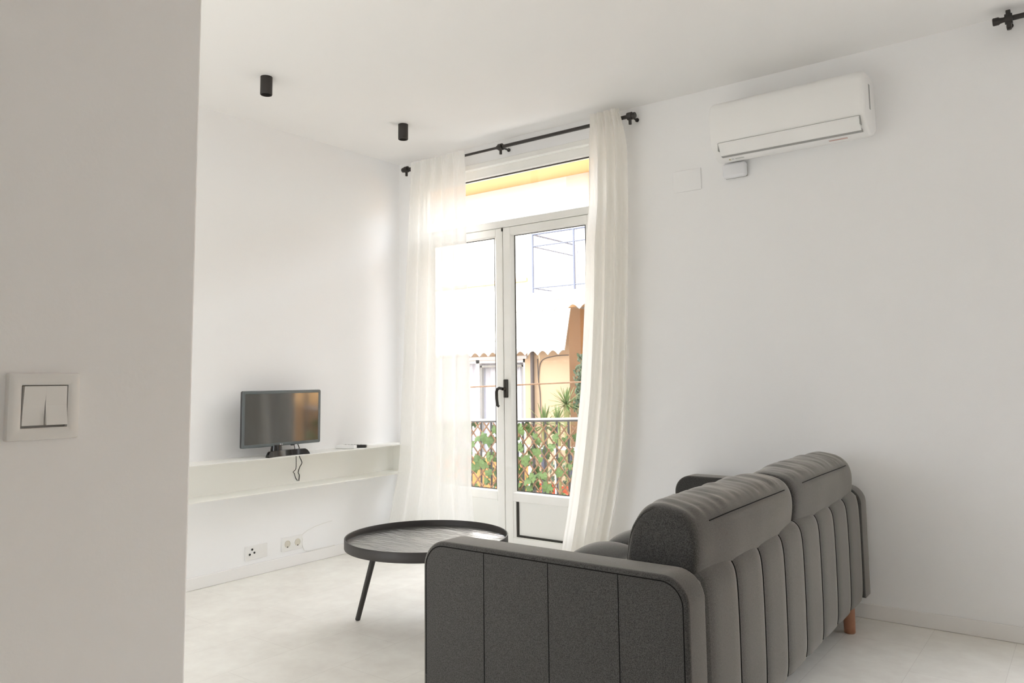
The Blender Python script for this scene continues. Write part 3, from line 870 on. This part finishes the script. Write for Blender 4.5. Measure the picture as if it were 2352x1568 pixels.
# ------------------------------------------------------------------ the house across the street
FY = 5.0
def house():
    t = thing('opposite_house', 'sunlit ochre house across the street with white awnings', 'building', (-2.5, FY, -.7))
    w = MB()
    wx0, wx1, wz0, wz1 = -4.7, -2.51, -.02, 1.417
    holed(lambda a, b, lo, hi: w.box(a, b, FY, FY + .3, lo, hi), -9, -1.755, -3.0, 2.1, [(wx0, wx1, wz0, wz1)])
    add('front_wall', w, M['orange'], t)
    add('upper_storey', MB().box(-9, -1.755, FY, FY + .3, 2.1, 4.0), M['upper'], t)
    add('house_core', MB().box(-9, 16, FY + 1.3, FY + 5, -3, 4.2).box(-9, -1.76, FY + .3, FY + 1.3, -3, 4.2).box(-1.76, 16, FY + .3, FY + 1.3, 2.13, 4.2), M['cream'], t)
    add('recess_wall', MB().box(-1.755, 16, FY + 1.1, FY + 1.3, -3.0, 2.1).box(-1.76, -1.755, FY + .3, FY + 1.1, -3, 2.1), M['ochredeep'], t)
    add('recess_beam', MB().box(-1.755, 16, FY + .55, FY + .85, 1.70, 2.1), M['ochredeep'], t)
    add('upper_wall', MB().box(-1.755, 16, FY, FY + .3, 2.12, 4.0), M['cream'], t)
    add('plinth', MB().box(-9, -2.42, FY - .05, FY, -3.0, -.03), M['plinth'], t)
    add('eave', MB().box(-9, 16, FY - .55, FY + .5, 3.94, 4.2), M['ochredeep'], t)
    add('sill_cornice', MB().box(-4.4, -2.44, FY - .035, FY + .0, 2.515, 2.57, .004, 1), M['ochredeep'], t)
    # street-level window with net curtain
    f = MB()
    for a, b, lo, hi in ((wx1 - .06, wx1, wz0, wz1), (wx0, wx0 + .06, wz0, wz1), (wx0, wx1, wz1 - .06, wz1), (wx0, wx1, wz0, wz0 + .06), (-3.45, -3.385, wz0, wz1)):
        f.box(a, b, FY + .04, FY + .10, lo, hi)
    wf = add('window_frame', f, M['outwhite'], t)
    f2 = MB()
    for a, b, lo, hi in ((-3.385, -3.355, wz0 + .06, 1.325), (wx1 - .10, wx1 - .06, wz0 + .06, 1.325), (-3.385, wx1 - .06, 1.295, 1.325)):
        f2.box(a, b, FY + .06, FY + .11, lo, hi)
    add('sash', f2, M['grey'], wf)
    add('net_curtain', MB().grid(lambda u, v: Vector((wx0 + (wx1 - wx0) * u, FY + .16 + .012 * math.sin(u * 150) + .006 * math.sin(u * 61), wz0 + (wz1 - wz0) * v)), 300, 1), M['netcurt'], wf, recalc=False)
    add('window_head', MB().box(wx0 - .05, wx1 + .05, FY - .03, FY + .0, wz1 - .01, wz1 + .035), M['outwhite'], t)
    # balcony on the right with thin rails
    bx0, bx1, by0 = -1.66, 3.2, 4.0
    add('balcony_slab', MB().box(bx0, bx1, by0 - .03, FY, 2.105, 2.20), M['cream'], t)
    add('slab_lip', MB().box(bx0 - .02, bx1, by0 - .055, FY, 2.09, 2.115), M['ochredeep'], t)
    rl = MB()
    for z in (2.955, 2.80, 2.265):
        rl.tube([(bx0 + .02, by0, z), (bx1, by0, z)], .013 if z > 2.9 else .009, 8).tube([(bx0 + .02, by0, z), (bx0 + .02, FY, z)], .012 if z > 2.9 else .008, 8)
    pr_ = add('balcony_rail', rl, M['outgrey'], t, smooth=True)
    for k in range(8): add('rail_post', MB().tube([(bx0 + .02 + k * .62, by0, 2.2), (bx0 + .02 + k * .62, by0, 2.965)], .014, 8), M['outgrey'], pr_)
    add('rail_post', MB().tube([(bx0 + .02, FY - .02, 2.2), (bx0 + .02, FY - .02, 2.965)], .014, 8), M['outgrey'], pr_)
    for k in range(1, 24): add('baluster', MB().tube([(bx0 + .02 + k * .112, by0, 2.2), (bx0 + .02 + k * .112, by0, 2.955)], .0035, 6), M['outgrey'], pr_)
    for k in range(1, 8): add('baluster', MB().tube([(bx0 + .02, by0 + k * .12, 2.2), (bx0 + .02, by0 + k * .12, 2.955)], .0035, 6), M['outgrey'], pr_)
    add('balcony_door', MB().box(-1.30, -.1, FY - .03, FY + .02, 2.2, 4.2).box(-1.36, -1.30, FY - .05, FY + .02, 2.2, 4.25), M['orange'], t)
    # scalloped cloth edges: wave of width w
    def cloth(x0, x1, ytop, ztop, ybot, zbot, drop, wave, name):
        m_ = MB(); n = int((x1 - x0) / wave * 12)
        rows = []
        for i in range(n + 1):
            u = i / n; x = x0 + (x1 - x0) * u
            sc = 1 - abs(math.sin(PI * (x - x0) / wave))
            zs = zbot - drop * (.30 + .70 * sc)
            rows.append([m_.bm.verts.new(p) for p in ((x, ytop, ztop), (x, ytop + (ybot - ytop) * .5, ztop + (zbot - ztop) * .5 ), (x, ybot, zbot), (x, ybot - .005, zs), (x, ybot + .012, zs), (x, ybot + .02, zbot), (x, ytop + .015, ztop))])
        for a, b in zip(rows, rows[1:]):
            for k in range(7): m_.bm.faces.new((a[k], a[(k + 1) % 7], b[(k + 1) % 7], b[k]))
        m_.bm.faces.new(rows[0]); m_.bm.faces.new(rows[-1][::-1])
        return add(name, m_, M['awn'], t)
    cloth(-5.0, -2.325, 4.96, 2.10, 4.80, 1.53, .085, .165, 'awning')
    cloth(-2.315, -1.70, 4.96, 2.08, 4.80, 1.53, .09, .170, 'awning')
    cloth(-1.66, 3.2, 3.955, 2.10, 3.94, 2.04, .085, .185, 'valance')
    sl = MB()
    for z, y in ((2.085, 4.945), (1.675, 4.83)): sl.box(-5.0, -2.345, y - .012, y - .004, z - .006, z + .006)
    add('awning_seam', sl, M['cream'], t)
    add('drain_pipe', MB().tube([(-2.345, FY - .05, -3.0), (-2.345, FY - .05, 1.62)], .028, 10), M['pipe'], t, smooth=True)
    add('wall_cable', MB().tube(spline([(-2.28, FY - .012, 1.40), (-2.27, FY - .012, 1.1), (-2.245, FY - .012, .9), (-2.235, FY - .012, .45), (-2.22, FY - .012, .2)]), .006, 6).tube(spline([(-2.27, FY - .012, 1.1), (-2.22, FY - .012, 1.36), (-2.0, FY - .012, 1.43), (-1.76, FY - .012, 1.44)]), .006, 6), M['pipe'], t)
house()
struct('terrace_floor', MB().box(-9, 16, 3.55, FY + 1.1, -.62, -.5), M['mortar'])
tr = thing('terrace_railing', 'white upright terrace bars across the street behind ivy trellis', 'railing', (-1.0, 3.62, -.5))
add('top_bar', MB().box(-1.85, 3.0, 3.60, 3.64, .30, .335), M['outwhite'], tr)
add('bottom_bar', MB().box(-1.85, 3.0, 3.605, 3.635, -.46, -.43), M['outwhite'], tr)
for k in range(24):
    x = -1.83 + k * .19
    add('bar', MB().box(x - .018, x + .018, 3.606, 3.634, -.5, .31), M['outwhite'] if k % 2 == 0 else M['outgrey'], tr)

def yucca(x, y, z0, zc, size, n, label, seed, name='yucca'):
    r = random.Random(seed)
    t = thing(name, label, 'plant', (x, y, z0), 'spiky plants on the opposite terrace')
    add('pot', MB().lathe([(.001, 0), (.085, 0), (.108, .22), (.116, .22), (.116, .25), (.10, .25), (.096, .22), (.001, .22)], (x, y, z0), 24), M['terra'], t, smooth=True, angle=40)
    if zc - z0 > .45:
        add('trunk', MB().tube([(x, y, z0 + .22), (x + .01, y, (z0 + zc) / 2), (x, y, zc)], [.04, .035, .04], 10), M['trunk'], t, smooth=True)
    cr = MB()
    for k in range(n):
        a = r.uniform(0, 2 * PI); el = math.radians(r.uniform(-35, 85) if zc - z0 > .45 else r.uniform(15, 85))
        d = Vector((math.cos(a) * math.cos(el), math.sin(a) * math.cos(el), math.sin(el)))
        L = size * r.uniform(.75, 1.1); wd = L * .055
        sd = d.cross(Vector((0, 0, 1)))
        sd = sd.normalized() if sd.length > .1 else Vector((1, 0, 0))
        nn = sd.cross(d)
        pts = []
        base = Vector((x, y, zc))
        row = []
        for s, ww in ((0, .5), (.3, 1), (.65, .75), (1, .04)):
            c_ = base + d * L * s - Vector((0, 0, 1)) * L * .16 * s * s * (1 - abs(math.sin(el)) * .7)
            row.append((cr.bm.verts.new(c_ - sd * wd * ww), cr.bm.verts.new(c_ + nn * wd * .25), cr.bm.verts.new(c_ + sd * wd * ww)))
        for a_, b_ in zip(row, row[1:]):
            cr.bm.faces.new((a_[0], a_[1], b_[1], b_[0])); cr.bm.faces.new((a_[1], a_[2], b_[2], b_[1]))
    add('crown', cr, M['yucca'], t, recalc=False)
yucca(-1.375, 4.32, -.5, .795, .255, 60, 'tall spiky yucca against the peach wall across the street', 3)
yucca(-1.83, 4.48, -.5, .50, .31, 46, 'low spiky plant left of the tall yucca, behind railing', 4)
yucca(-1.20, 3.84, -.5, .60, .22, 44, 'low spiky plant right below the tall yucca', 5)
def creeper():
    m_ = MB(); r = random.Random(9)
    for k in range(1700):
        x = -1.43 + abs(r.gauss(0, .24)); z = -.5 + 1.92 * r.random(); 
        leafmesh(m_, (x + .05 * math.sin(z * 5), 4.76 + r.uniform(-.13, .13), z), (r.uniform(-1, 1), -1, r.uniform(-.3, .8)), r.uniform(.055, .095), r, lobes=False)
    o = add('climbing_creeper', m_, M['leafdark'], recalc=False)
    tag(o, 'dense dark green climbing creeper column beside the tall yucca', 'plant')
    return o
creeper()
for x, lab in ((-1.44, 'small orange terracotta pot low behind trellis, nearer the door handle'), (-1.26, 'small orange terracotta pot low behind trellis, nearer the narrow curtain')):
    t = thing('flower_pot', lab, 'flower pot', (x, 4.08, -.5), 'terracotta pots on the terrace')
    add('pot_body', MB().lathe([(.001, 0), (.06, 0), (.08, .26), (.086, .26), (.086, .30), (.074, .30), (.07, .26), (.001, .26)], (x, 4.08, -.5), 20), M['terra'], t, smooth=True, angle=40)
    pl = MB(); r = random.Random(int(x * -100))
    for k in range(26): leafmesh(pl, (x + r.uniform(-.045, .045), 4.08 + r.uniform(-.05, .05), -.17 + r.uniform(0, .28)), (r.uniform(-1, 1), -1, .5), .05, r, lobes=False)
    add('pot_leaves', pl, M['leafdark'], t, recalc=False)

# ------------------------------------------------------------------ daylight
W = bpy.data.worlds.new('daylight'); SC.world = W; W.use_nodes = True
wn = W.node_tree; bg = wn.nodes['Background']; WL = wn.links.new
bg.inputs['Strength'].default_value = 5.0
wtc = wn.nodes.new('ShaderNodeTexCoord'); wsx = wn.nodes.new('ShaderNodeSeparateXYZ'); wr = wn.nodes.new('ShaderNodeValToRGB')
wmr = wn.nodes.new('ShaderNodeMapRange'); wmr.inputs['From Min'].default_value = -1
wr.color_ramp.elements[0].position = .47; wr.color_ramp.elements[0].color = (.20, .19, .18, 1)     # street level
wr.color_ramp.elements[1].position = .53; wr.color_ramp.elements[1].color = (.95, .965, 1.04, 1)    # hazy sky
# sky brightened towards the far side of the street, to light the room
wb = wn.nodes.new('ShaderNodeMapRange'); wb.interpolation_type = 'SMOOTHSTEP'
wb.inputs['From Min'].default_value = -.1; wb.inputs['From Max'].default_value = .7; wb.inputs['To Min'].default_value = 4.5; wb.inputs['To Max'].default_value = 8
WL(wsx.outputs['Y'], wb.inputs['Value']); WL(wb.outputs['Result'], bg.inputs['Strength'])
WL(wtc.outputs['Generated'], wsx.inputs[0]); WL(wsx.outputs['Z'], wmr.inputs['Value']); WL(wmr.outputs[0], wr.inputs['Fac']); WL(wr.outputs['Color'], bg.inputs['Color'])
sun = bpy.data.lights.new('sun', 'SUN'); sun.energy = 12.0; sun.angle = math.radians(.6); sun.color = (1, .985, .965)
so = bpy.data.objects.new('sun', sun); COL.objects.link(so)
sd = Vector((-.30, -.95, .62)).normalized()      # towards the sun: behind our own house
so.rotation_euler = sd.to_track_quat('Z', 'Y').to_euler()
def portal(name, c, sx, sz, facing):
    l = bpy.data.lights.new(name, 'AREA'); l.shape = 'RECTANGLE'; l.size = sx; l.size_y = sz; l.cycles.is_portal = True
    o = bpy.data.objects.new(name, l); COL.objects.link(o); o.location = c
    o.rotation_euler = Vector(facing).to_track_quat('-Z', 'Z').to_euler()
portal('portal', ((D1[0] + D1[1]) / 2, .16, DH / 2), D1[1] - D1[0], DH, (0, -1, 0))
portal('portal', ((D2[0] + D2[1]) / 2, .16, DH / 2), D2[1] - D2[0], DH, (0, -1, 0))
for a, b, lo, hi in REARW_ADDED: portal('portal', ((a + b) / 2, RY - .21, (lo + hi) / 2), b - a, hi - lo, (0, 1, 0))
for a, b, lo, hi in RIGHTW: portal('portal', (RX + .21, (a + b) / 2, (lo + hi) / 2), b - a, hi - lo, (-1, 0, 0))

# ------------------------------------------------------------------ camera
f, yaw, pitch, roll, cx, cy, cz, px, py = 1775.0, .6471, .0913, -.011, 3.9995, -3.9624, 1.1285, 1170.5, 706.4
F = Vector((-math.sin(yaw) * math.cos(pitch), math.cos(yaw) * math.cos(pitch), math.sin(pitch)))
Rt = Vector((math.cos(yaw), math.sin(yaw), 0)); U = Rt.cross(F)
R2 = Rt * math.cos(roll) + U * math.sin(roll); U2 = U * math.cos(roll) - Rt * math.sin(roll)
cam = bpy.data.cameras.new('camera'); co = bpy.data.objects.new('camera', cam); COL.objects.link(co)
co.matrix_world = Matrix(((R2.x, U2.x, -F.x, cx), (R2.y, U2.y, -F.y, cy), (R2.z, U2.z, -F.z, cz), (0, 0, 0, 1)))
cam.sensor_fit = 'HORIZONTAL'; cam.sensor_width = 36; cam.lens = f / 2352 * 36
cam.shift_x = (1176 - px) / 2352; cam.shift_y = (py - 784) / 2352
cam.clip_start = .05; cam.clip_end = 200
SC.camera = co

vs = SC.view_settings
SC.display_settings.display_device = 'sRGB'
vs.view_transform = 'Standard'; vs.look = 'None'; vs.gamma = 1; vs.use_curve_mapping = False
vs.exposure = 0.52
cy_ = SC.cycles
cy_.use_denoising = True; cy_.max_bounces = 12; cy_.diffuse_bounces = 10; cy_.glossy_bounces = 4
cy_.transparent_max_bounces = 16; cy_.transmission_bounces = 6; cy_.sample_clamp_indirect = 8; cy_.caustics_reflective = False; cy_.caustics_refractive = False
